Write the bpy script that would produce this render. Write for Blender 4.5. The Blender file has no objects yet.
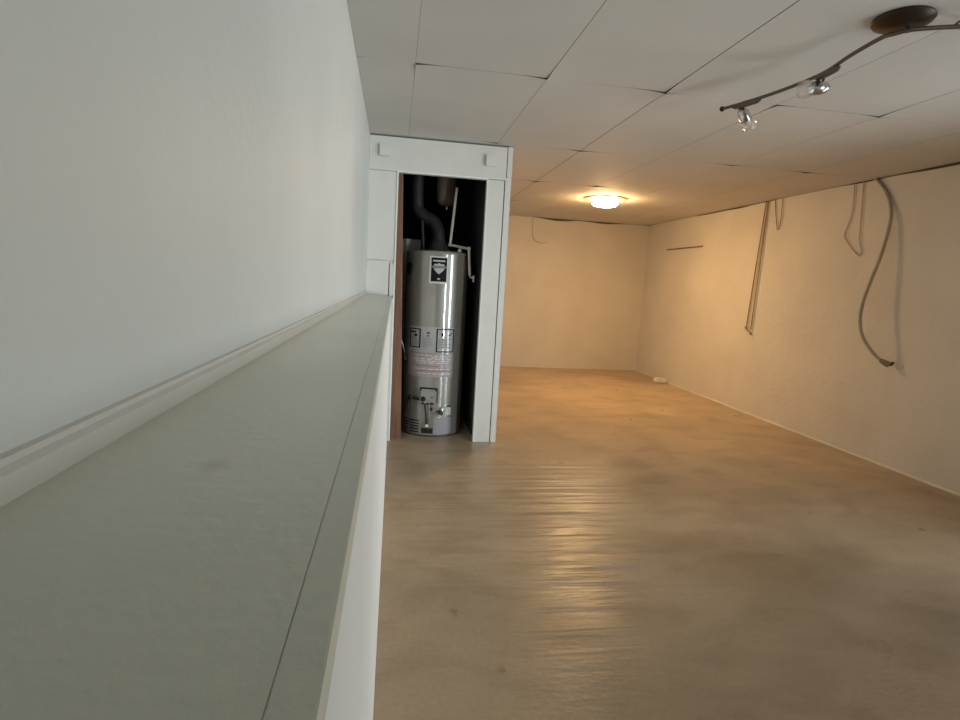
import bpy, bmesh, math, random
from mathutils import Vector, Matrix, noise as mnoise
random.seed(7)
C = bpy.context.scene.collection
scene = bpy.context.scene

# ------------------------------------------------------------------ room numbers (metres)
H = 2.25            # ceiling
XR = 3.808          # right wall
YB = 8.298          # back wall
XL = -0.203         # foot of the strip on the ledge
XW = -0.213         # left wall above the ledge
YC = 4.236          # front of the water heater closet
ZL = 1.111          # top of ledge
XP = -0.035         # crease in the ledge
XH = -0.020         # face of the low wall
YF = -2.6           # wall behind the camera
HC = (0.335, 4.60); HR = 0.25   # water heater axis and radius

# ------------------------------------------------------------------ materials
def mat(name, col, rough=0.6, metal=0.0, var=0.0, vscale=4.0, bump=0.0, bscale=60.0, spec=0.5, emit=None, estr=0.0,
        trans=0.0, alpha=1.0, coat=0.0, col2=None, stretch=(1, 1, 1)):
    m = bpy.data.materials.new(name); m.use_nodes = True
    nt = m.node_tree; b = nt.nodes['Principled BSDF']
    b.inputs['Roughness'].default_value = rough
    b.inputs['Metallic'].default_value = metal
    b.inputs['Specular IOR Level'].default_value = spec
    b.inputs['Transmission Weight'].default_value = trans
    b.inputs['Alpha'].default_value = alpha
    b.inputs['Coat Weight'].default_value = coat; b.inputs['Coat Roughness'].default_value = .04
    b.inputs['Base Color'].default_value = (*col, 1)
    tc = nt.nodes.new('ShaderNodeTexCoord'); mp = nt.nodes.new('ShaderNodeMapping')
    mp.inputs['Scale'].default_value = stretch
    nt.links.new(tc.outputs['Object'], mp.inputs['Vector'])
    n = nt.nodes.new('ShaderNodeTexNoise'); n.inputs['Scale'].default_value = vscale
    n.inputs['Detail'].default_value = 5
    nt.links.new(mp.outputs['Vector'], n.inputs['Vector'])
    r = nt.nodes.new('ShaderNodeValToRGB')
    c2 = col2 or tuple(c * (1 - var) for c in col)
    r.color_ramp.elements[0].position = .3; r.color_ramp.elements[1].position = .7
    r.color_ramp.elements[0].color = (*c2, 1); r.color_ramp.elements[1].color = (*col, 1)
    nt.links.new(n.outputs['Fac'], r.inputs['Fac'])
    nt.links.new(r.outputs['Color'], b.inputs['Base Color'])
    if bump:
        n2 = nt.nodes.new('ShaderNodeTexNoise'); n2.inputs['Scale'].default_value = bscale
        n2.inputs['Detail'].default_value = 4
        nt.links.new(mp.outputs['Vector'], n2.inputs['Vector'])
        bp = nt.nodes.new('ShaderNodeBump'); bp.inputs['Strength'].default_value = 1.0
        bp.inputs['Distance'].default_value = bump
        nt.links.new(n2.outputs['Fac'], bp.inputs['Height']); nt.links.new(bp.outputs['Normal'], b.inputs['Normal'])
    if emit:
        b.inputs['Emission Color'].default_value = (*emit, 1); b.inputs['Emission Strength'].default_value = estr
    return m

M = {}
M['wall'] = mat('plaster_paint', (.72, .74, .705), .50, var=.06, vscale=3, bump=.002, bscale=45)
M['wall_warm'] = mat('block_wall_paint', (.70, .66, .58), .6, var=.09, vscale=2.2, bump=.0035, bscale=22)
M['ceiling'] = mat('ceiling_board', (.68, .655, .61), .75, var=.10, vscale=1.4, bump=.001, bscale=150)
M['trim'] = mat('trim_paint', (.75, .73, .67), .45, var=.05, vscale=6, bump=.001, bscale=60)
M['ledge'] = mat('ledge_paint', (.72, .735, .635), .32, var=.10, vscale=3.0, bump=.0012, bscale=80)
M['lowwall'] = mat('low_wall_paint', (.92, .93, .90), .5, var=.05, vscale=5, bump=.0015, bscale=50)
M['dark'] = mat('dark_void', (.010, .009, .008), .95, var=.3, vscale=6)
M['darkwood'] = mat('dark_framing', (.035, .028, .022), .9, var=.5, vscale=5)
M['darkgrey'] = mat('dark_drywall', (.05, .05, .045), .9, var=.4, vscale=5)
M['wood'] = mat('brown_wood', (.26, .125, .065), .6, col2=(.16, .07, .035), vscale=9, stretch=(4, 4, .4), bump=.001, bscale=30)
M['jacket'] = mat('heater_enamel', (.285, .265, .228), .36, metal=.2, var=.06, vscale=5, spec=.5, coat=1.0)
M['jacket'].node_tree.nodes['Principled BSDF'].inputs['Coat IOR'].default_value = 1.75
M['jacket_dark'] = mat('heater_skirt', (.07, .07, .065), .45, var=.2)
M['panel'] = mat('heater_panel', (.33, .32, .34), .4, var=.08)
M['black'] = mat('black_plastic', (.012, .012, .012), .5, var=.2)
M['label_black'] = mat('label_black', (.008, .008, .008), .6, spec=.15)
M['label_white'] = mat('label_white', (.60, .59, .55), .45, var=.08, vscale=25)
M['label_paper'] = mat('label_paper', (.40, .385, .37), .5, coat=.8, var=.12, vscale=30)
M['label_pink'] = mat('label_pink', (.40, .33, .32), .5, coat=.6, var=.15, vscale=30)
M['ink_grey'] = mat('ink_grey', (.20, .19, .18), .5)
M['ink_red'] = mat('ink_red', (.28, .14, .12), .5)
M['ink_light'] = mat('ink_light', (.60, .58, .56), .5)
M['silver_ink'] = mat('silver_ink', (.50, .49, .45), .45, var=.1)
M['valve'] = mat('valve_plastic', (.33, .33, .30), .45, var=.1)
M['chrome'] = mat('chrome', (.62, .58, .54), .16, metal=1.0, var=.1)
M['bright'] = mat('bright_fitting', (.85, .85, .82), .25, metal=.3)
M['galv'] = mat('galvanised', (.04, .038, .036), .6, metal=.3, var=.4, vscale=8)
M['pipe'] = mat('cpvc_pipe', (.85, .78, .62), .5, var=.12, vscale=10)
M['tank'] = mat('beige_tank', (.24, .185, .12), .6, var=.25, vscale=8)
M['bronze'] = mat('bronze_metal', (.06, .042, .028), .42, metal=.75, var=.3, vscale=12)
M['frost'] = mat('clear_glass', (.95, .95, .92), .12, trans=.9, alpha=.45, var=.02)
M['bar'] = mat('bar_metal', (.15, .12, .10), .42, metal=.6, var=.2, vscale=12)
M['globe'] = mat('lamp_globe', (.9, .85, .75), .4, emit=(1.0, .61, .265), estr=225.0)
M['lamp_base'] = mat('lamp_base', (.34, .25, .16), .5, var=.1)
M['cord_tan'] = mat('cord_tan', (.34, .24, .14), .6, var=.15)
M['cord_pink'] = mat('cord_pink', (.55, .41, .30), .6, var=.1)
M['cord_white'] = mat('cord_white', (.54, .45, .33), .55, var=.2, vscale=12)
M['cord_wall'] = mat('cord_painted', (.66, .60, .51), .6, var=.1)
M['strip'] = mat('strip_dark', (.24, .17, .10), .7, var=.2)
M['foam'] = mat('pale_foam', (.88, .84, .74), .7, var=.15, vscale=20)

def floor_material():
    m = bpy.data.materials.new('painted_concrete'); m.use_nodes = True
    nt = m.node_tree; N = nt.nodes; L = nt.links; b = N['Principled BSDF']
    tc = N.new('ShaderNodeTexCoord')
    def noise(scale, detail, stretch=(1, 1, 1), loc=(0, 0, 0), dist=0):
        mp = N.new('ShaderNodeMapping'); mp.inputs['Scale'].default_value = stretch; mp.inputs['Location'].default_value = loc
        L.new(tc.outputs['Object'], mp.inputs['Vector'])
        n = N.new('ShaderNodeTexNoise'); n.inputs['Scale'].default_value = scale; n.inputs['Detail'].default_value = detail
        n.inputs['Distortion'].default_value = dist
        L.new(mp.outputs['Vector'], n.inputs['Vector']); return n
    def ramp(src, p0, c0, p1, c1):
        r = N.new('ShaderNodeValToRGB'); e = r.color_ramp.elements
        e[0].position = p0; e[0].color = (*c0, 1); e[1].position = p1; e[1].color = (*c1, 1)
        L.new(src, r.inputs['Fac']); return r
    def mix(fac, a, c, mode='MIX'):
        x = N.new('ShaderNodeMix'); x.data_type = 'RGBA'; x.blend_type = mode
        if isinstance(fac, float): x.inputs['Factor'].default_value = fac
        else: L.new(fac, x.inputs['Factor'])
        L.new(a, x.inputs['A']); L.new(c, x.inputs['B']); return x.outputs['Result']
    big = ramp(noise(1.1, 6, dist=.6).outputs['Fac'], .32, (.40, .300, .196), .68, (.54, .408, .268))
    stain = ramp(noise(2.6, 7, stretch=(1, 1.6, 1), loc=(3.1, .7, 0), dist=.5).outputs['Fac'], .33, (.74, .72, .68), .55, (1, 1, 1))
    fine = ramp(noise(60, 4).outputs['Fac'], .3, (.93, .93, .93), .7, (1.05, 1.05, 1.05))
    spots = ramp(noise(9, 2, loc=(1, 5, 0)).outputs['Fac'], .23, (.45, .40, .34), .29, (1, 1, 1))
    c = mix(.75, big.outputs['Color'], stain.outputs['Color'], 'MULTIPLY')
    c = mix(1.0, c, fine.outputs['Color'], 'MULTIPLY')
    c = mix(.5, c, spots.outputs['Color'], 'MULTIPLY')
    L.new(c, b.inputs['Base Color'])
    rr = ramp(noise(2.3, 4, loc=(0, 2, 0)).outputs['Fac'], .3, (.27,) * 3, .7, (.40,) * 3)
    L.new(rr.outputs['Color'], b.inputs['Roughness'])
    b.inputs['Specular IOR Level'].default_value = .32
    # long low trowel ripples running across the room
    rip = noise(1.0, 3, stretch=(.75, 11, 1), dist=.3)
    bp = N.new('ShaderNodeBump'); bp.inputs['Distance'].default_value = .020
    gm = N.new('ShaderNodeMapping'); gm.inputs['Location'].default_value = (-.88 * 1.0, -2.75 * .68, 0); gm.inputs['Scale'].default_value = (1.0, .68, 1)
    L.new(tc.outputs['Object'], gm.inputs['Vector'])
    gs = N.new('ShaderNodeTexGradient'); gs.gradient_type = 'SPHERICAL'; L.new(gm.outputs['Vector'], gs.inputs['Vector'])
    st = N.new('ShaderNodeMapRange'); st.inputs['From Min'].default_value = .05; st.inputs['From Max'].default_value = .6
    st.inputs['To Min'].default_value = .06; st.inputs['To Max'].default_value = 1.0
    L.new(gs.outputs['Fac'], st.inputs['Value']); L.new(st.outputs['Result'], bp.inputs['Strength'])
    L.new(rip.outputs['Fac'], bp.inputs['Height'])
    gr = noise(42, 3, stretch=(.6, 1.3, 1))
    bp2 = N.new('ShaderNodeBump'); bp2.inputs['Distance'].default_value = .0013; bp2.inputs['Strength'].default_value = 1
    L.new(gr.outputs['Fac'], bp2.inputs['Height']); L.new(bp.outputs['Normal'], bp2.inputs['Normal'])
    L.new(bp2.outputs['Normal'], b.inputs['Normal'])
    return m
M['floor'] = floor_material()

def smudge_shade(m, loc, scale, dark):
    nt = m.node_tree; N = nt.nodes; L = nt.links; b = N['Principled BSDF']
    src = b.inputs['Base Color'].links[0].from_socket
    tc = N.new('ShaderNodeTexCoord'); mp = N.new('ShaderNodeMapping'); mp.inputs['Scale'].default_value = scale
    mp.inputs['Location'].default_value = tuple(-a * c for a, c in zip(loc, scale))
    g = N.new('ShaderNodeTexGradient'); g.gradient_type = 'SPHERICAL'
    L.new(tc.outputs['Object'], mp.inputs['Vector']); L.new(mp.outputs['Vector'], g.inputs['Vector'])
    x = N.new('ShaderNodeMix'); x.data_type = 'RGBA'; x.blend_type = 'MULTIPLY'
    L.new(g.outputs['Fac'], x.inputs['Factor']); L.new(src, x.inputs['A']); x.inputs['B'].default_value = (*dark, 1)
    L.new(x.outputs['Result'], b.inputs['Base Color'])
smudge_shade(M['floor'], (2.2, 1.9, 0), (.42, .48, .4), (.58, .58, .60))  # dimmer daylight painted into the floor colour, along with its dark blotches
smudge_shade(M['floor'], (1.75, 2.25, 0), (1.9, 2.6, 1), (.78, .74, .66))
smudge_shade(M['ledge'], (-.116, .388, 1.111), (80, 45, 30), (.8, .78, .74))

# ------------------------------------------------------------------ mesh helpers
def box(bm, x0, x1, y0, y1, z0, z1, bev=0.0):
    r = bmesh.ops.create_cube(bm, size=1.0)
    vs = r['verts']
    for v in vs:
        v.co = Vector(((x0 + x1) / 2 + v.co.x * (x1 - x0), (y0 + y1) / 2 + v.co.y * (y1 - y0), (z0 + z1) / 2 + v.co.z * (z1 - z0)))
    if bev:
        es = list({e for v in vs for e in v.link_edges})
        bmesh.ops.bevel(bm, geom=es, offset=bev, segments=2, affect='EDGES', clamp_overlap=True)

def prism(bm, pts, z0, z1, top=None):
    """vertical prism from a plan polygon; top may be another polygon"""
    top = top or pts
    a = [bm.verts.new((x, y, z0)) for x, y in pts]; b = [bm.verts.new((x, y, z1)) for x, y in top]
    n = len(pts)
    bm.faces.new(a[::-1]); bm.faces.new(b)
    for i in range(n): bm.faces.new((a[i], a[(i + 1) % n], b[(i + 1) % n], b[i]))

def spline(pts, n=8):
    """Catmull-Rom through the points"""
    P = [Vector(p) for p in pts]; out = []
    for i in range(len(P) - 1):
        p0 = P[max(i - 1, 0)]; p1 = P[i]; p2 = P[i + 1]; p3 = P[min(i + 2, len(P) - 1)]
        for k in range(n):
            t = k / n
            out.append(.5 * ((2 * p1) + (p2 - p0) * t + (2 * p0 - 5 * p1 + 4 * p2 - p3) * t * t + (-p0 + 3 * p1 - 3 * p2 + p3) * t ** 3))
    out.append(P[-1]); return out

def tube(bm, pts, r, seg=10, flat=1.0, radii=None):
    P = [Vector(p) for p in pts]
    t0 = (P[1] - P[0]).normalized()
    up = Vector((0, 0, 1)) if abs(t0.z) < .9 else Vector((1, 0, 0))
    nrm = t0.cross(up).normalized(); rings = []
    for i, p in enumerate(P):
        a = P[max(i - 1, 0)]; b = P[min(i + 1, len(P) - 1)]
        t = (b - a).normalized()
        nrm = (nrm - t * nrm.dot(t)).normalized(); bn = t.cross(nrm)
        rr = radii[i] if radii else r
        rings.append([bm.verts.new(p + (nrm * math.cos(q) + bn * math.sin(q) * flat) * rr) for q in [2 * math.pi * k / seg for k in range(seg)]])
    for A, B in zip(rings, rings[1:]):
        for k in range(seg): bm.faces.new((A[k], A[(k + 1) % seg], B[(k + 1) % seg], B[k]))
    bm.faces.new(rings[0][::-1]); bm.faces.new(rings[-1])

def lathe(bm, prof, seg=48, mtx=None):
    """profile of (r, z) turned about z; end points with r = 0 close it"""
    rings = []
    for r, z in prof:
        if r < 1e-6: rings.append([bm.verts.new((0, 0, z))])
        else: rings.append([bm.verts.new((r * math.cos(2 * math.pi * k / seg), r * math.sin(2 * math.pi * k / seg), z)) for k in range(seg)])
    for A, B in zip(rings, rings[1:]):
        if len(A) == 1 and len(B) == 1: continue
        for k in range(seg):
            k2 = (k + 1) % seg
            if len(A) == 1: bm.faces.new((A[0], B[k2], B[k]))
            elif len(B) == 1: bm.faces.new((A[k], A[k2], B[0]))
            else: bm.faces.new((A[k], A[k2], B[k2], B[k]))
    if mtx:
        for R in rings:
            for v in R: v.co = mtx @ v.co

def link(name, bm, m, parent=None, smooth=False, loc=None):
    bmesh.ops.recalc_face_normals(bm, faces=bm.faces[:])
    me = bpy.data.meshes.new(name); bm.to_mesh(me); bm.free()
    me.materials.append(M[m] if isinstance(m, str) else m)
    if smooth:
        for p in me.polygons: p.use_smooth = True
        try: me.set_sharp_from_angle(angle=math.radians(40))
        except Exception: pass
    o = bpy.data.objects.new(name, me); C.objects.link(o)
    if parent:
        o.parent = parent
        # shapes are written in room coordinates: move them into the frame of the thing
        chain = Vector((0, 0, 0)); q = parent
        while q: chain += q.location; q = q.parent
        me.transform(Matrix.Translation(-chain))
    elif loc:
        me.transform(Matrix.Translation(-Vector(loc))); o.location = loc
    return o

def tag(o, label, cat, group=None):
    o['label'] = label; o['category'] = cat
    if group: o['group'] = group
    return o
def thing(name, label, cat, loc, group=None):
    o = bpy.data.objects.new(name, None); C.objects.link(o); o.location = loc
    o.empty_display_size = .1
    return tag(o, label, cat, group)
def struct(name, bm, m, smooth=False, label=None):
    o = link(name, bm, m, smooth=smooth); o['kind'] = 'structure'
    if label: o['label'] = label; o['category'] = name.split('_')[0]
    return o
def B(*a, **k):
    bm = bmesh.new(); box(bm, *a, **k); return bm

# ------------------------------------------------------------------ the setting
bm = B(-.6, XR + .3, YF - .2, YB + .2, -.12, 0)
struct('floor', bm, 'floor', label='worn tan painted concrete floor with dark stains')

bm = B(XW - .15, XW, YF, YB, ZL - .03, H + .12)
struct('wall_left', bm, 'wall', label='smooth pale wall above the ledge on the left')

# low foundation wall under the ledge
bm = B(XL - .15, XH, YF, YC, 0, ZL - .022)
struct('wall_left_low', bm, 'lowwall', label='white side of the low wall below the ledge')
bm = bmesh.new()
box(bm, XL - .02, XP, YF, YC, ZL - .022, ZL, .0003)
box(bm, XP, XH + .001, YF, YC, ZL - .022, ZL - .0004, .0006)
struct('trim_1', bm, 'ledge', label='long grey-green ledge top along the left wall')

# strip along the wall on the ledge
bm = bmesh.new()
n = 60
for k in range(1):
    pr = [(XW, ZL - .001), (XL, ZL - .001), (XL - .0005, ZL + .0155), (XL - .005, ZL + .0185), (XL - .0055, ZL + .0225), (XW, ZL + .0235)]
    ra = [bm.verts.new((x, YF, z)) for x, z in pr]; rb = [bm.verts.new((x, YC, z)) for x, z in pr]
    for i in range(len(pr)):
        j = (i + 1) % len(pr); bm.faces.new((ra[i], ra[j], rb[j], rb[i]))
    bm.faces.new(ra); bm.faces.new(rb[::-1])
struct('baseboard_left', bm, 'trim', label='thin stepped strip where the left wall meets the ledge')

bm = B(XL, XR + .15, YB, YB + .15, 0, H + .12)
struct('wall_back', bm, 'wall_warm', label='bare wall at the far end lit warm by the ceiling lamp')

# right wall with an open doorway nearer than the picture shows
CXR = .83
DY0, DY1, DZ = 1.05, 1.85, 1.98
EY0, EY1 = -2.15, -1.50
bm = bmesh.new()
box(bm, XR, XR + .15, DY1, YB, 0, H + .12)
box(bm, XR, XR + .15, EY1, DY0, 0, H + .12)
box(bm, XR, XR + .15, YF, EY0, 0, H + .12)
box(bm, XR, XR + .15, EY0, EY1, DZ, H + .12)
box(bm, XR, XR + .15, DY0, DY1, DZ, H + .12)
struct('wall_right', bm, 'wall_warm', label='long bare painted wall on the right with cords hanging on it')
for name, p, q in (('door_1', DY0, DY1), ('door_2', EY0, EY1)):
    bm = bmesh.new()
    box(bm, XR - .015, XR + .15, p - .06, p + .01, 0, DZ + .06, .004)
    box(bm, XR - .015, XR + .15, q - .01, q + .06, 0, DZ + .06, .004)
    box(bm, XR - .015, XR + .15, p + .01, q - .01, DZ - .01, DZ + .06, .004)
    struct(name, bm, 'trim')
bm = B(XL - .15, XR + .15, YF - .15, YF, 0, H + .12)
struct('wall_front', bm, 'wall')

# lip of paint where the right wall meets the floor
bm = bmesh.new()
ys = [2.0 + (YB - 2.0) * k / 90 for k in range(91)]
prev = None
for y in ys:
    w = .010 + .006 * mnoise.noise(Vector((y * 2.3, 0, 0))); h = .014 + .009 * mnoise.noise(Vector((y * 3.1, 4, 0)))
    ring = [bm.verts.new(c) for c in ((XR, y, 0), (XR - w, y, 0), (XR - w * .7, y, h * .7), (XR, y, h))]
    if prev:
        for i in range(4): bm.faces.new((prev[i], prev[(i + 1) % 4], ring[(i + 1) % 4], ring[i]))
    prev = ring
struct('baseboard_right', bm, 'wall_warm')

# ceiling of thin boards, each hanging a little out of true, dark gaps between
bm = bmesh.new()
xs = [XW, .06, .70, 1.32, 1.94, 2.55, 3.17, XR]
ysx = [YF, -1.19, .15, 1.49, 2.83, 4.17, 5.51, 6.85, YB]
rc = random.Random(12)
corner = {}
for i in range(len(xs) - 1):
    for j in range(len(ysx) - 1):
        corner[i, j] = [rc.uniform(-.002, .001) for _ in range(4)]
# boards seen to droop or curl at a corner: (board, corner) -> drop. corners: 0 near-left 1 near-right 2 far-right 3 far-left
for (ij, q, d) in [((2, 4), 1, -.020), ((2, 4), 0, -.010), ((1, 4), 1, -.014), ((1, 4), 0, -.014), ((3, 3), 3, -.014), ((3, 4), 0, -.018), ((2, 3), 3, -.010),
                   ((4, 4), 0, -.012), ((4, 4), 1, -.012), ((5, 4), 0, -.014), ((4, 5), 1, -.012), ((5, 5), 0, -.006), ((2, 5), 1, -.014), ((3, 5), 0, -.010),
                   ((3, 6), 0, -.014), ((2, 6), 1, -.014), ((4, 6), 0, -.010), ((3, 6), 1, -.010), ((1, 5), 1, -.010), ((5, 3), 3, -.010),
                   ((1, 7), 2, -.035), ((2, 7), 3, -.020), ((2, 7), 2, -.016), ((3, 7), 3, -.030), ((3, 7), 0, -.012), ((5, 5), 1, -.012), ((6, 5), 0, -.014)]:
    corner[ij][q] += d
NX, NY = 14, 22
skirt = []
for i in range(len(xs) - 1):
    for j in range(len(ysx) - 1):
        x0, x1 = xs[i] + (.0005 if i == 1 else .0022 if i == 3 else .0010), xs[i + 1] - (.0005 if i == 0 else .0018 if i == 2 else .0010); y0, y1 = ysx[j] + .0001, ysx[j + 1] - .0001
        c = corner[i, j]; sag = rc.uniform(-.002, .009)
        g = []
        for b in range(NY + 1):
            row = []
            for a in range(NX + 1):
                u, v = a / NX, b / NY
                # corners bend only near the corner, middle sags upward a little
                wu, wv = abs(2 * u - 1) ** 5, abs(2 * v - 1) ** 10
                cc = (c[0] * (1 - u) * (1 - v) + c[1] * u * (1 - v) + c[2] * u * v + c[3] * (1 - u) * v)
                cm = {(0, 0): c[0], (1, 0): c[1], (1, 1): c[2], (0, 1): c[3]}[(int(u > .5), int(v > .5))]
                z = H + .05 * cc + .60 * cm * wu * wv - sag * math.sin(math.pi * u) * math.sin(math.pi * v) * .6
                row.append(bm.verts.new((x0 + (x1 - x0) * u, y0 + (y1 - y0) * v, z)))
            g.append(row)
        for b in range(NY):
            for a in range(NX): bm.faces.new((g[b][a], g[b + 1][a], g[b + 1][a + 1], g[b][a + 1]))
        edge = [g[0][a] for a in range(NX + 1)] + [g[b][NX] for b in range(1, NY + 1)] + [g[NY][a] for a in range(NX - 1, -1, -1)] + [g[b][0] for b in range(NY - 1, 0, -1)]
        up = [bm.verts.new(v.co + Vector((0, 0, .018))) for v in edge]
        for k in range(len(edge)):
            k2 = (k + 1) % len(edge); bm.faces.new((edge[k], edge[k2], up[k2], up[k])).material_index = 1
M_ceil_edge = mat('ceiling_edge_shade', (.10, .085, .07), .9, var=.4)  # board edges painted dark so the seams read as shade
cl = struct('ceiling', bm, 'ceiling', smooth=True, label='sagging off-white ceiling of thin boards with open seams')
cl.data.materials.append(M_ceil_edge)
# dark strips standing for shadow in the uneven gap above the far and right walls
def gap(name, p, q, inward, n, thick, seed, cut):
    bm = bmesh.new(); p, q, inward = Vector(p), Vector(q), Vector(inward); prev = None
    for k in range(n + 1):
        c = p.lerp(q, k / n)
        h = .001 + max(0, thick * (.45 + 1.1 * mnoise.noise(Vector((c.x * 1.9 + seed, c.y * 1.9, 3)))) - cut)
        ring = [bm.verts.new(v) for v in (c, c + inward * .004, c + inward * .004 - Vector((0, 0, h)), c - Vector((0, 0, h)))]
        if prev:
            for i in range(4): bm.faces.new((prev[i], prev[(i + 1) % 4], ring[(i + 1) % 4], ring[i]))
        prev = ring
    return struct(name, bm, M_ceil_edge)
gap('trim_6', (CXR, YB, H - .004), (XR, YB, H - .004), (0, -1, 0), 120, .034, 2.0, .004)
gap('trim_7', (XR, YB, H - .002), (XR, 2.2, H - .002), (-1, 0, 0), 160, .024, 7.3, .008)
bm = B(XL - .15, XR + .15, YF - .15, YB + .15, H + .06, H + .14)
struct('ceiling_void', bm, 'dark')

# ------------------------------------------------------------------ closet around the water heater
OX0, OX1, OZ, CX = 0.0, 0.646, 2.001, 0.826
bm = bmesh.new()
box(bm, XW, OX0 - .004, YC, YC + .05, 1.369, OZ, .002)
box(bm, XW, OX0 - .004, YC + .012, YC + .05, ZL - .02, 1.369)         # left stile above the ledge
box(bm, XW, .786, YC - .004, YC + .05, OZ + .002, H - .012, .003)  # header board
box(bm, OX1 + .004, .776, YC - .002, YC + .05, 0.0, OZ - .001, .003)    # right stile
struct('wall_closet_front', bm, 'trim', label='white painted boards framing the closet opening')
bm = B(XH - .02, OX0 - .006, YC, YC + .05, 0, ZL - .02)
struct('wall_closet_left', bm, 'lowwall')
bm = bmesh.new()
prism(bm, [(.783, YC - .004), (CX, YC - .004), (CX, YC + .06), (.783, YC + .06)], 0.0, OZ + .02)
prism(bm, [(.792, YC - .002), (CX + .002, YC - .002), (CX + .002, YC + .06), (.792, YC + .06)], OZ + .022, H - .008)
struct('trim_2', bm, 'trim', label='white corner strip at the right edge of the closet')
# thin bright edge strips around the opening
bm = bmesh.new()
box(bm, OX0 - .012, OX0 - .001, YC - .009, YC + .045, 0, OZ + .008, .002)
box(bm, OX0 - .001, OX1 + .008, YC - .009, YC + .045, OZ - .003, OZ + .008, .002)
box(bm, OX1 - .001, OX1 + .008, YC - .009, YC + .045, 0, OZ - .003, .002)
struct('trim_3', bm, 'lowwall', label='thin white edging around the dark closet opening')
# block of trim where the ledge runs into the closet
bm = bmesh.new()
box(bm, XW, -.050, YC - .022, YC + .011, ZL, 1.360, .003)
box(bm, -.044, -.013, YC - .018, YC + .011, ZL, 1.345, .003)
struct('trim_4', bm, 'trim', label='white square block where the ledge ends at the closet')
bm = B(.70, CX - .004, YC + .06, 5.5, 0, H)
struct('wall_closet_right', bm, 'trim')
bm = bmesh.new()
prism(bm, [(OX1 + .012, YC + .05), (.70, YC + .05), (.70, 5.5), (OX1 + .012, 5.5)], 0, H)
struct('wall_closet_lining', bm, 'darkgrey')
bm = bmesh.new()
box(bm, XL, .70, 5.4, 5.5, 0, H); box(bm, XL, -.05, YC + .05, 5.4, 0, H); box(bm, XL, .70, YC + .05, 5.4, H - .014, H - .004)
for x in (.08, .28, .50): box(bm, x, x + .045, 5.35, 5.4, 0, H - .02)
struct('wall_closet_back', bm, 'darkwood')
# raw wooden stud just inside the left of the opening
bm = bmesh.new()
prism(bm, [(OX0 - .01, 4.30), (.086, 4.30), (.086, 4.335), (OX0 - .01, 4.335)], 0, OZ + .03, [(OX0 - .01, 4.30), (.031, 4.30), (.031, 4.335), (OX0 - .01, 4.335)])
box(bm, OX0 - .04, OX0 + .012, 4.288, 4.30, 0, OZ + .03, .002)
struct('trim_5', bm, 'wood', label='raw brown wooden stud inside the left of the closet opening')

for (x, zc, where) in [(-.105, 2.138, 'left'), (.662, 2.132, 'right')]:
    bm = B(x - .036, x + .036, YC - .034, YC - .004, zc - .040, zc + .040, .003)
    tag(link('wall_block', bm, 'trim', loc=(x, YC - .004, zc)),
        'small square white block on the header at its %s end, %s' % (where, 'near the left wall' if where == 'left' else 'near the corner strip'), 'block', 'square blocks on the closet header')

# ------------------------------------------------------------------ water heater
hx, hy = HC
wh = thing('water_heater', 'tall grey cylindrical gas water heater with labels standing in the dark closet', 'water heater', (hx, hy, 0))
def cyl_pt(th, z, off=0.0):
    a = math.radians(th); return Vector((hx + (HR + off) * math.sin(a), hy - (HR + off) * math.cos(a), z))
def patch(bm, t0, t1, z0, z1, off, thick=.0006):
    n = max(2, int(abs(t1 - t0) / 3) + 1)
    F, K = [], []
    for k in range(n + 1):
        t = t0 + (t1 - t0) * k / n
        F.append((bm.verts.new(cyl_pt(t, z0, off)), bm.verts.new(cyl_pt(t, z1, off))))
        K.append((bm.verts.new(cyl_pt(t, z0, off - thick)), bm.verts.new(cyl_pt(t, z1, off - thick))))
    for k in range(n):
        bm.faces.new((F[k][0], F[k + 1][0], F[k + 1][1], F[k][1]))
        bm.faces.new((F[k][1], F[k + 1][1], K[k + 1][1], K[k][1]))
        bm.faces.new((F[k][0], K[k][0], K[k + 1][0], F[k + 1][0]))
    bm.faces.new((F[0][0], F[0][1], K[0][1], K[0][0])); bm.faces.new((F[n][0], K[n][0], K[n][1], F[n][1]))
def poly_patch(bm, pts, off):
    def span(t):
        zs = []
        for (t0, z0), (t1, z1) in zip(pts, pts[1:] + pts[:1]):
            if t0 != t1 and min(t0, t1) - 1e-6 <= t <= max(t0, t1) + 1e-6: zs.append(z0 + (z1 - z0) * (t - t0) / (t1 - t0))
        return min(zs), max(zs)
    lo, hi = min(p[0] for p in pts), max(p[0] for p in pts); prev = None; n = 18
    for k in range(n + 1):
        t = lo + (hi - lo) * min(max(k / n, 1e-4), 1 - 1e-4); z0, z1 = span(t)
        cur = (bm.verts.new(cyl_pt(t, z0, off)), bm.verts.new(cyl_pt(t, z1 + 1e-4, off)))
        if prev: bm.faces.new((prev[0], cur[0], cur[1], prev[1]))
        prev = cur

T = Matrix.Translation((hx, hy, 0))
bm = bmesh.new()
lathe(bm, [(0, .012), (HR - .004, .012), (HR, .016), (HR, .018), (HR, .022), (HR, 1.441), (HR, 1.445), (HR, 1.448), (HR - .004, 1.462), (HR - .02, 1.470), (0, 1.474)], 96, T)
jacket = link('jacket', bm, 'jacket', wh, True)
bm = bmesh.new()
lathe(bm, [(HR - .02, 0), (HR - .008, 0), (HR - .006, .014), (HR - .02, .014)], 72, T)
link('base_ring', bm, 'jacket_dark', wh, True)
bm = bmesh.new()
lathe(bm, [(HR - .003, 1.440), (HR + .004, 1.441), (HR + .004, 1.452), (HR - .004, 1.462)], 96, T)
link('top_rim', bm, 'jacket', wh, True)

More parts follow.
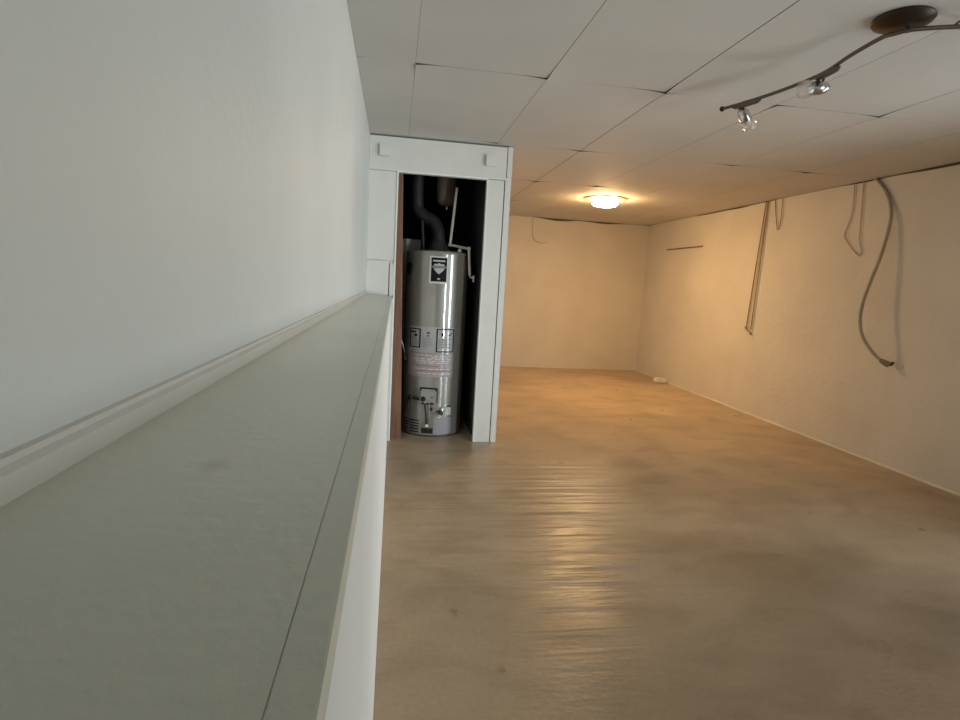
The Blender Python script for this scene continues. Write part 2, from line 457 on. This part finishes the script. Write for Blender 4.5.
# maker's badge with shield
bm = bmesh.new(); patch(bm, -18.4, 14.4, 1.216, 1.424, .0008); bd = link('badge', bm, 'label_white', wh)
bm = bmesh.new(); patch(bm, -15.2, 12.4, 1.232, 1.413, .0014); link('badge_field', bm, 'label_black', bd)
bm = bmesh.new(); patch(bm, -12.5, 9, 1.383, 1.395, .0020)
patch(bm, -4.0, 1.2, 1.249, 1.258, .0020); patch(bm, -2.2, -.6, 1.243, 1.249, .0020)
poly_patch(bm, [(-11, 1.352), (8, 1.352), (7, 1.366), (2.5, 1.364), (-1.5, 1.373), (-5.5, 1.364), (-10, 1.366)], .0020)
poly_patch(bm, [(-11, 1.333), (-9.5, 1.318), (-5, 1.300), (-1.5, 1.288), (2, 1.300), (6.5, 1.318), (8, 1.333)], .0020)
link('emblem', bm, 'silver_ink', bd)
bm = bmesh.new(); patch(bm, -14.2, 11.2, 1.3345, 1.350, .0022); bn = link('emblem_banner', bm, 'ink_grey', bd)

# instruction labels
bm = bmesh.new(); patch(bm, -57, 34.5, .676, .880, .0008); lb = link('instruction_label', bm, 'label_paper', wh)
bm = bmesh.new()
def frame(t0, t1, z0, z1, wt, wz, off):
    patch(bm, t0, t1, z1 - wz, z1, off); patch(bm, t0, t1, z0, z0 + wz, off)
    patch(bm, t0, t0 + wt, z0, z1, off); patch(bm, t1 - wt, t1, z0, z1, off)
frame(-54, -29.6, .712, .862, 2.4, .008, .0014)
frame(-.8, 33.4, .684, .868, 2.4, .008, .0014)
patch(bm, -51, -40, .828, .840, .0014); patch(bm, -43, -37, .800, .818, .0014)
patch(bm, -18, -13, .826, .838, .0014); patch(bm, -18.5, -12.5, .806, .813, .0014)
patch(bm, 8, 12, .808, .836, .0014); poly_patch(bm, [(22, .815), (24, .812), (29, .836), (28, .840), (25, .828), (22, .824)], .0014)
link('label_print', bm, 'label_black', lb)
bm = bmesh.new()
rt = random.Random(3)
for z in [.79 - .012 * k for k in range(7)]: patch(bm, -26, -26 + rt.uniform(14, 22), z, z + .004, .0014)
for z in [.785 - .013 * k for k in range(6)]: patch(bm, 4, 4 + rt.uniform(16, 26), z, z + .005, .0014)
for z in [.785 - .012 * k for k in range(5)]: patch(bm, -50, -50 + rt.uniform(9, 16), z, z + .004, .0014)
link('label_text', bm, 'ink_grey', lb)
bm = bmesh.new(); patch(bm, -56, 34, .484, .672, .0008); wl = link('warning_label', bm, 'label_pink', wh)
for zs in ((.655, .641, .627, .612, .598), (.548,), (.512,)):
    bm = bmesh.new()
    for z in zs:
        t = -40 + rt.uniform(-4, 6)
        while t < 24:
            w = rt.uniform(3, 11); patch(bm, t, min(t + w, 28), z - .004, z + .003, .0014); t += w + rt.uniform(1.5, 4)
    link('warning_text', bm, 'ink_light', wl)
bm = bmesh.new()
patch(bm, -36, 8, .570, .576, .0014); patch(bm, -30, 30, .531, .537, .0014); patch(bm, -34, -10, .640, .644, .0016)
link('warning_rule', bm, 'ink_red', wl)

# round black port low on the left of the top
def radial(th, z, off):
    a = math.radians(th); n = Vector((math.sin(a), -math.cos(a), 0)); u = Vector((math.cos(a), math.sin(a), 0)); w = Vector((0, 0, 1))
    p = cyl_pt(th, z, off)
    return Matrix(((u.x, w.x, n.x, p.x), (u.y, w.y, n.y, p.y), (u.z, w.z, n.z, p.z), (0, 0, 0, 1)))
bm = bmesh.new(); lathe(bm, [(0, .012), (.030, .012), (.045, .008), (.050, -.004)], 32, radial(-63, 1.325, 0)); link('outlet_port', bm, 'black', wh, True)

# gas valve
mx = radial(-10.2, .336, 0)
bm = bmesh.new(); box(bm, -.066, .066, -.056, .056, -.012, .048, .012)
for v in bm.verts: v.co = mx @ v.co
gv = link('gas_valve', bm, 'valve', wh, True)
bm = bmesh.new(); box(bm, -.072, .072, .020, .064, -.008, .018, .006); box(bm, -.072, -.058, -.05, .03, -.008, .018, .003); box(bm, .058, .072, -.05, .03, -.008, .018, .003)
for v in bm.verts: v.co = mx @ v.co
link('valve_backplate', bm, 'black', gv)
bm = bmesh.new(); lathe(bm, [(0, .026), (.014, .026), (.019, .02), (.020, 0)], 24, mx @ Matrix.Translation((-.036, -.018, .047))); link('knob', bm, 'black', gv, True)
bm = bmesh.new(); lathe(bm, [(0, .006), (.010, .005), (.011, 0)], 16, mx @ Matrix.Translation((.034, -.005, .047))); link('button', bm, 'ink_grey', gv, True)
bm = bmesh.new()
for x, y, r in ((-.040, -.056, .012), (.0, -.058, .010), (.032, -.052, .016)): lathe(bm, [(0, .02), (r * .8, .02), (r, .012), (r, -.01)], 14, mx @ Matrix.Translation((x, y, .02)))
link('valve_fittings', bm, 'black', gv, True)
# burner tube, opening and cover
bm = bmesh.new(); tube(bm, spline([cyl_pt(-15, .285, .022), cyl_pt(-14.5, .23, .022), cyl_pt(-12, .15, .020), cyl_pt(-11, .10, .016), cyl_pt(-10.6, .06, .004)]), .006); link('pilot_tube', bm, 'galv', wh, True)
bm = bmesh.new(); tube(bm, spline([cyl_pt(-8, .285, .02), cyl_pt(-7, .22, .02), cyl_pt(-7.5, .14, .016), cyl_pt(-8.5, .06, .004)]), .004); link('burner_tube', bm, 'chrome', wh, True)
bm = bmesh.new(); lathe(bm, [(0, .014), (.012, .010), (.015, 0), (.012, -.01), (0, -.014)], 18, radial(-10.6, .098, .026)); link('tube_fitting', bm, 'bright', wh, True)
bm = bmesh.new(); patch(bm, -21, 0, .030, .072, .003, .003); link('burner_opening', bm, 'black', wh)
bm = bmesh.new(); lathe(bm, [(0, .012), (.013, .01), (.015, 0)], 16, radial(-4.5, .228, 0)); link('igniter_button', bm, 'black', wh, True)
bm = bmesh.new(); patch(bm, .5, 36, .024, .158, .002, .002); link('access_panel', bm, 'panel', wh)
bm = bmesh.new()
for k in range(5):
    z = .030 + .023 * k; patch(bm, -46, -26, z, z + .010, .0022, .002); patch(bm, -64, -49, z + .002, z + .010, .0022, .002)
link('louver', bm, 'black', wh)
# drain valve and its tag
mx = radial(11, .206, 0)
bm = bmesh.new(); lathe(bm, [(0, .05), (.016, .05), (.018, .03), (.013, .028), (.013, 0)], 20, mx); dv = link('drain_valve', bm, 'black', wh, True)
bm = bmesh.new(); lathe(bm, [(0, .012), (.009, .012), (.011, 0)], 14, mx @ Matrix.Translation((.016, .024, .02))); link('drain_handle', bm, 'bright', dv, True)
bm = bmesh.new(); patch(bm, 22, 34, .176, .240, .004, .004); link('drain_tag', bm, 'label_white', wh)
bm = bmesh.new(); patch(bm, 26, 34, .244, .254, .004, .004); link('cable_clip', bm, 'black', wh)
# gas line on the left
bm = bmesh.new(); tube(bm, [cyl_pt(-24, .308, .022), cyl_pt(-34, .308, .022), cyl_pt(-46, .306, .022)], .010)
tube(bm, spline([cyl_pt(-46, .33, .022), cyl_pt(-47, .27, .022), cyl_pt(-48, .19, .020)]), .010); link('gas_line', bm, 'black', wh, True)
bm = bmesh.new(); lathe(bm, [(0, .012), (.012, .012), (.015, .004), (.015, -.004), (0, -.012)], 14, radial(-40.5, .305, .030)); link('gas_union', bm, 'chrome', wh, True)
# flue on top
bm = bmesh.new()
lathe(bm, [(.085, 1.474), (.088, 1.48), (.080, 1.50), (.055, 1.555), (.052, 1.57)], 32, T); link('draft_hood', bm, 'galv', wh, True)
bm = bmesh.new()
tube(bm, spline([(hx, hy, 1.56), (hx - .005, hy, 1.63), (hx - .05, hy + .02, 1.71), (hx - .14, hy + .05, 1.76), (hx - .18, hy + .07, 1.85), (hx - .18, hy + .07, 2.22)], 10), .05, 20); link('flue_pipe', bm, 'galv', wh, True)
bm = bmesh.new()
tube(bm, [(.217, 4.62, 1.470), (.215, 4.62, 1.50), (.198, 4.62, 1.71)], .011, 12); link('cold_pipe', bm, 'galv', wh, True)
bm = bmesh.new(); lathe(bm, [(0, .03), (.012, .028), (.018, .012), (.018, -.003)], 16, Matrix.Translation((.50, 4.52, 1.472))); link('anode_cap', bm, 'bright', wh, True)
bm = bmesh.new(); tube(bm, spline([(.018, 4.38, .86), (.05, 4.36, .80), (.075, 4.41, .73), cyl_pt(-72, .66, .004), cyl_pt(-68, .60, .003)]), .004, 8); link('thermostat_wire', bm, 'ink_light', wh, True)

# pale board behind the heater, at its left
bm = B(.040, .205, 4.88, 4.91, 0, 1.575, .003)
tag(link('insulation_board', bm, 'label_white', loc=(.12, 4.895, 0)), 'pale grey board upright behind the left of the water heater', 'board')

# bent pale water pipe
wp = thing('water_pipe', 'pale bent water pipe running down beside the top of the water heater', 'pipe', (.462, 4.56, 1.98))
bm = bmesh.new()
tube(bm, [(.462, 4.60, 1.98), (.428, 4.60, 1.535)], .011, 12)
tube(bm, [(.428, 4.60, 1.530), (.564, 4.45, 1.500)], .011, 12)
tube(bm, [(.564, 4.45, 1.502), (.581, 4.45, 1.295)], .011, 12); link('pipe_run', bm, 'pipe', wp, True)
for p in ((.428, 4.60, 1.531), (.564, 4.45, 1.501)):
    bm = bmesh.new(); r = bmesh.ops.create_icosphere(bm, subdivisions=3, radius=.0165)
    for v in r['verts']: v.co += Vector(p)
    link('elbow', bm, 'pipe', wp, True)
bm = bmesh.new(); tube(bm, [(.581, 4.45, 1.30), (.585, 4.45, 1.283), (.612, 4.45, 1.270)], .006, 10); tube(bm, [(.612, 4.45, 1.243), (.612, 4.45, 1.294)], .008, 10); link('relief_valve', bm, 'bright', wp, True)

# beige cylinder hanging above the heater
et = thing('expansion_tank', 'rounded beige cylinder hanging from the closet ceiling above the water heater', 'tank', (.393, 4.80, 1.83))
bm = bmesh.new()
lathe(bm, [(0, 1.856), (.03, 1.859), (.060, 1.872), (.076, 1.898), (.079, 1.93), (.082, 2.12), (.078, 2.16), (.06, 2.19), (.02, 2.205), (0, 2.206)], 40, Matrix.Translation((.393, 4.80, 0))); link('shell', bm, 'tank', et, True)
bm = bmesh.new(); tube(bm, [(.393, 4.80, 2.20), (.393, 4.80, H - .014)], .014, 12); link('hanger', bm, 'galv', et, True)
bm = bmesh.new(); tube(bm, [(.405, 4.80, 1.862), (.405, 4.80, 1.828)], .009, 12); link('stem', bm, 'chrome', et, True)

# ------------------------------------------------------------------ warm ceiling lamp
LX, LY = 2.29, 6.19
lamp = thing('ceiling_light', 'lit round dome light on the ceiling at the far end of the room', 'ceiling light', (LX, LY, H))
bm = bmesh.new(); lathe(bm, [(0, H - .002), (.235, H - .003), (.24, H - .008), (.20, H - .014), (.110, H - .018), (.095, H - .042), (0, H - .042)], 64, Matrix.Translation((LX, LY, 0))); link('base_plate', bm, 'lamp_base', lamp, True)
bm = bmesh.new(); lathe(bm, [(0, H - .038), (.10, H - .040), (.132, H - .046), (.140, H - .054), (.138, H - .062), (.120, H - .076), (.085, H - .087), (.045, H - .093), (0, H - .095)], 56, Matrix.Translation((LX, LY, 0))); link('globe', bm, 'globe', lamp, True)

# ------------------------------------------------------------------ track light
tl = thing('track_light', 'dark bronze track light with wavy bar and small spot heads on the ceiling', 'track light', (1.735, 1.885, H))
bm = bmesh.new(); lathe(bm, [(0, H - .0), (.094, H - .004), (.097, H - .010), (.090, H - .020), (.062, H - .032), (.025, H - .038), (0, H - .040)], 48, Matrix.Translation((1.735, 1.885, 0))); cn = link('canopy', bm, 'bronze', tl, True)
bm = bmesh.new(); tube(bm, [(1.735, 1.865, H - .036), (1.735, 1.853, H - .058)], .009, 12); link('stem', bm, 'chrome', cn, True)
barp = [(1.570, 2.718, 2.160), (1.622, 2.572, 2.160), (1.668, 2.403, 2.162), (1.703, 2.216, 2.170), (1.688, 2.050, 2.180), (1.690, 1.920, 2.190), (1.711, 1.884, 2.193), (1.738, 1.851, 2.195), (1.805, 1.821, 2.198), (1.873, 1.793, 2.198),
        (1.99, 1.73, 2.192), (2.06, 1.60, 2.18), (2.06, 1.42, 2.17), (2.02, 1.22, 2.165), (2.04, 1.03, 2.165)]
bm = bmesh.new(); tube(bm, spline(barp, 8), .0075, 12, flat=1.0); bar = link('bar', bm, 'bar', tl, True)
for p in (barp[0], barp[-1]):
    bm = bmesh.new(); r = bmesh.ops.create_icosphere(bm, subdivisions=3, radius=.0125)
    for v in r['verts']: v.co += Vector(p)
    link('end_cap', bm, 'bronze', bar, True)
bm = bmesh.new(); tube(bm, spline([(1.86, 1.797, 2.203), (1.885, 1.81, 2.222), (1.93, 1.83, 2.236), (2.0, 1.85, 2.247)], 6), .004, 8); link('feed_wire', bm, 'bronze', tl, True)
def spot(a, b, stem_top, pivot, aim, sh):
    """clip from a to b on the bar, stem, chrome bell, frosted shade"""
    bm = bmesh.new(); A, Bv = Vector(a), Vector(b); m_ = (A + Bv) / 2
    tube(bm, [A, A.lerp(Bv, .12), A.lerp(Bv, .5), A.lerp(Bv, .88), Bv], .012, 12, radii=[.004, .013, .015, .013, .004]); cp = link('clip', bm, 'bar', tl, True)
    bm = bmesh.new(); tube(bm, [stem_top, Vector(stem_top).lerp(Vector(pivot), .6), pivot], .005, 10); link('arm', bm, 'bronze', cp, True)
    d = Vector(aim).normalized(); q = d.to_track_quat('Z', 'Y').to_matrix().to_4x4()
    mt = Matrix.Translation(pivot) @ q
    bm = bmesh.new(); lathe(bm, [(0, -.034), (.010, -.032), (.020, -.022), (.0265, -.004), (.028, .014), (.027, .034), (.024, .036), (.022, .020), (0, .016)], 28, mt); hd = link('spot_head', bm, 'chrome', tl, True)
    bm = bmesh.new(); lathe(bm, [(.025, .032), (.034, .046), (.036, .066), (.033, .082), (.030, .082), (.033, .066), (.031, .048), (.022, .034)], 32, mt); link('glass_shade', bm, 'frost', hd, True)
    bm = bmesh.new(); lathe(bm, [(0, .056), (.012, .054), (.016, .040), (.013, .018)], 16, mt); link('bulb', bm, 'label_white', hd, True)
spot((1.588, 2.660, 2.152), (1.640, 2.515, 2.152), (1.610, 2.600, 2.146), (1.632, 2.630, 2.118), (.61, .10, -.75), 0)
spot((1.697, 2.245, 2.158), (1.700, 2.115, 2.162), (1.715, 2.215, 2.156), (1.719, 2.232, 2.122), (-.85, .22, -.10), 1)

# ------------------------------------------------------------------ cords on the right wall
cab = thing('hanging_cable', 'thick pale cable hanging in a loose curve on the right wall, nearest the camera', 'cable', (3.76, 3.93, 2.24))
cp = [(3.796,4.158,2.247),(3.793,4.049,2.143),(3.788,3.979,2.034),(3.778,3.942,1.938),(3.763,3.931,1.807),(3.733,3.936,1.606),(3.708,3.963,1.434),(3.683,3.982,1.259),(3.668,3.969,1.116),(3.673,3.933,1.000),(3.698,3.865,.897),(3.728,3.800,.828),(3.753,3.747,.798)]
bm = bmesh.new(); tube(bm, spline(cp, 6), .0145, 12, flat=.75); link('cord', bm, 'cord_white', cab, True)
bm = bmesh.new(); tube(bm, [(3.733, 3.790, .820), (3.753, 3.747, .798), (3.764, 3.735, .790)], .02, 14, radii=[.017, .023, .020]); pl = link('plug', bm, 'cord_tan', cab, True)
bm = bmesh.new(); tube(bm, [(3.760, 3.738, .790), (3.768, 3.722, .798), (3.774, 3.716, .818)], .009, 10); link('plug_tip', bm, 'black', pl, True)
bm = bmesh.new(); lathe(bm, [(0, .006), (.030, .005), (.036, 0), (.036, -.006), (0, -.006)], 24, Matrix.Translation((XR - .001, 3.69, .795)) @ Vector((-1, 0, 0)).to_track_quat('Z', 'Y').to_matrix().to_4x4())
tag(link('round_plate', bm, 'wall_warm', smooth=True, loc=(XR, 3.69, .795)), 'small round painted plate on the right wall beside the cable end', 'plate')

a1 = [(3.794, 5.514, 2.246), (3.791, 5.545, 1.70), (3.790, 5.592, .914)]
a2 = [(3.794, 5.480, 2.246), (3.791, 5.490, 1.70), (3.790, 5.512, .905)]
lp = thing('cord_loop', 'long narrow tan cord loop hanging nearly straight down the right wall', 'cord', (3.79, 5.49, 2.24), 'cords hanging from the top of the right wall')
bm = bmesh.new(); tube(bm, spline(a1, 8), .0068, 10); link('strand', bm, 'cord_tan', lp, True)
bm = bmesh.new(); tube(bm, spline(a2, 8), .0068, 10); link('strand', bm, 'cord_tan', lp, True)
bm = bmesh.new(); tube(bm, [(3.788, 5.606, .925), (3.788, 5.585, .900), (3.788, 5.540, .884), (3.788, 5.512, .870), (3.788, 5.500, .850)], .011, 10); link('loop_end', bm, 'cord_tan', lp, True)
bm = bmesh.new(); tube(bm, spline([(3.796,5.378,2.247),(3.794,5.336,2.088),(3.793,5.290,1.95),(3.793,5.272,1.944),(3.793,5.262,1.96),(3.793,5.250,2.060),(3.796,5.268,2.247)], 8), .0042, 8)
tag(link('cord_loop', bm, 'cord_tan', smooth=True, loc=(3.796, 5.3, 2.247)), 'short narrow cord loop at the ceiling just right of the long tan loop', 'cord', 'cords hanging from the top of the right wall')
bm = bmesh.new(); tube(bm, spline([(3.798,4.371,2.247),(3.797,4.351,2.007),(3.797,4.376,1.910),(3.797,4.398,1.812),(3.797,4.332,1.732),(3.797,4.244,1.653),(3.797,4.205,1.638),(3.797,4.198,1.684),(3.797,4.234,1.767),(3.797,4.251,1.972),(3.798,4.278,2.247)], 8), .0036, 8)
tag(link('cord_loop', bm, 'cord_pink', smooth=True, loc=(3.798, 4.3, 2.247)), 'thin faint pinkish wire loop just left of the thick cable', 'cord', 'cords hanging from the top of the right wall')
bm = bmesh.new(); tube(bm, spline([(1.985,8.290,2.246),(1.986,8.289,2.085),(2.000,8.289,1.965),(2.050,8.289,1.905),(2.125,8.289,1.880),(2.23,8.289,1.895)], 8), .010, 8)
tag(link('painted_cord', bm, 'cord_wall', smooth=True, loc=(1.99, 8.29, 2.247)), 'painted-over cord end bending down the back wall from the ceiling', 'cord')

bm = B(XR - .014, XR, 6.69, 7.62, 1.842, 1.858, .002)
tag(link('wall_strip', bm, 'strip', loc=(XR, 7.15, 1.85)), 'thin dark horizontal strip high on the right wall near the far corner', 'strip')

# pale oblong on the floor at the foot of the right wall
fb = bmesh.new(); box(fb, 3.600, 3.775, 7.17, 7.265, 0.0, .080, .018)
for v in fb.verts:
    v.co.z = max(0, v.co.z * (1.0 - .22 * (v.co.x - 3.60) / .175)); v.co.y += .012 * math.sin((v.co.x - 3.6) * 18)
tag(link('floor_block', fb, 'foam', smooth=True, loc=(3.69, 7.23, 0)), 'small pale rounded block on the floor against the right wall', 'block')

# ------------------------------------------------------------------ light
def area(name, loc, size, power, col, rot):
    l = bpy.data.lights.new(name, 'AREA'); l.shape = 'RECTANGLE'; l.size, l.size_y = size; l.energy = power; l.color = col
    o = bpy.data.objects.new(name, l); C.objects.link(o); o.location = loc; o.rotation_euler = rot; return o
for (p, q, power, aim, spread) in ((DY0, DY1, 22, (-1, .75, .0), 100), (EY0, EY1, 37, (-.80, 1.1, .02), 70)):
    d = area('daylight', (XR + .13, (p + q) / 2, 1.0), (q - p - .04, 1.86), power, (.84, .945, 1.0), (0, 0, 0))
    d.data.spread = math.radians(spread); d.rotation_euler = Vector(aim).to_track_quat('-Z', 'Y').to_euler()
w = bpy.data.worlds.new('sky'); scene.world = w; w.use_nodes = True
bg = w.node_tree.nodes['Background']; bg.inputs['Color'].default_value = (.80, .90, 1.0, 1); bg.inputs['Strength'].default_value = .6

# ------------------------------------------------------------------ camera
cam = bpy.data.cameras.new('camera'); co = bpy.data.objects.new('camera', cam); C.objects.link(co)
cam.sensor_fit = 'HORIZONTAL'; cam.sensor_width = 36; cam.lens = 560.49 / 960 * 36; cam.clip_start = .01
r_ = Vector((.987449, -.147846, .055553)); u_ = Vector((-.034137, .143632, .989042)); f_ = Vector((.154205, .978525, -.136782))
co.matrix_world = Matrix(((r_.x, u_.x, -f_.x, 0), (r_.y, u_.y, -f_.y, 0), (r_.z, u_.z, -f_.z, 1.2434), (0, 0, 0, 1)))
scene.camera = co
scene.view_settings.view_transform = 'Standard'
scene.view_settings.exposure = 0.0
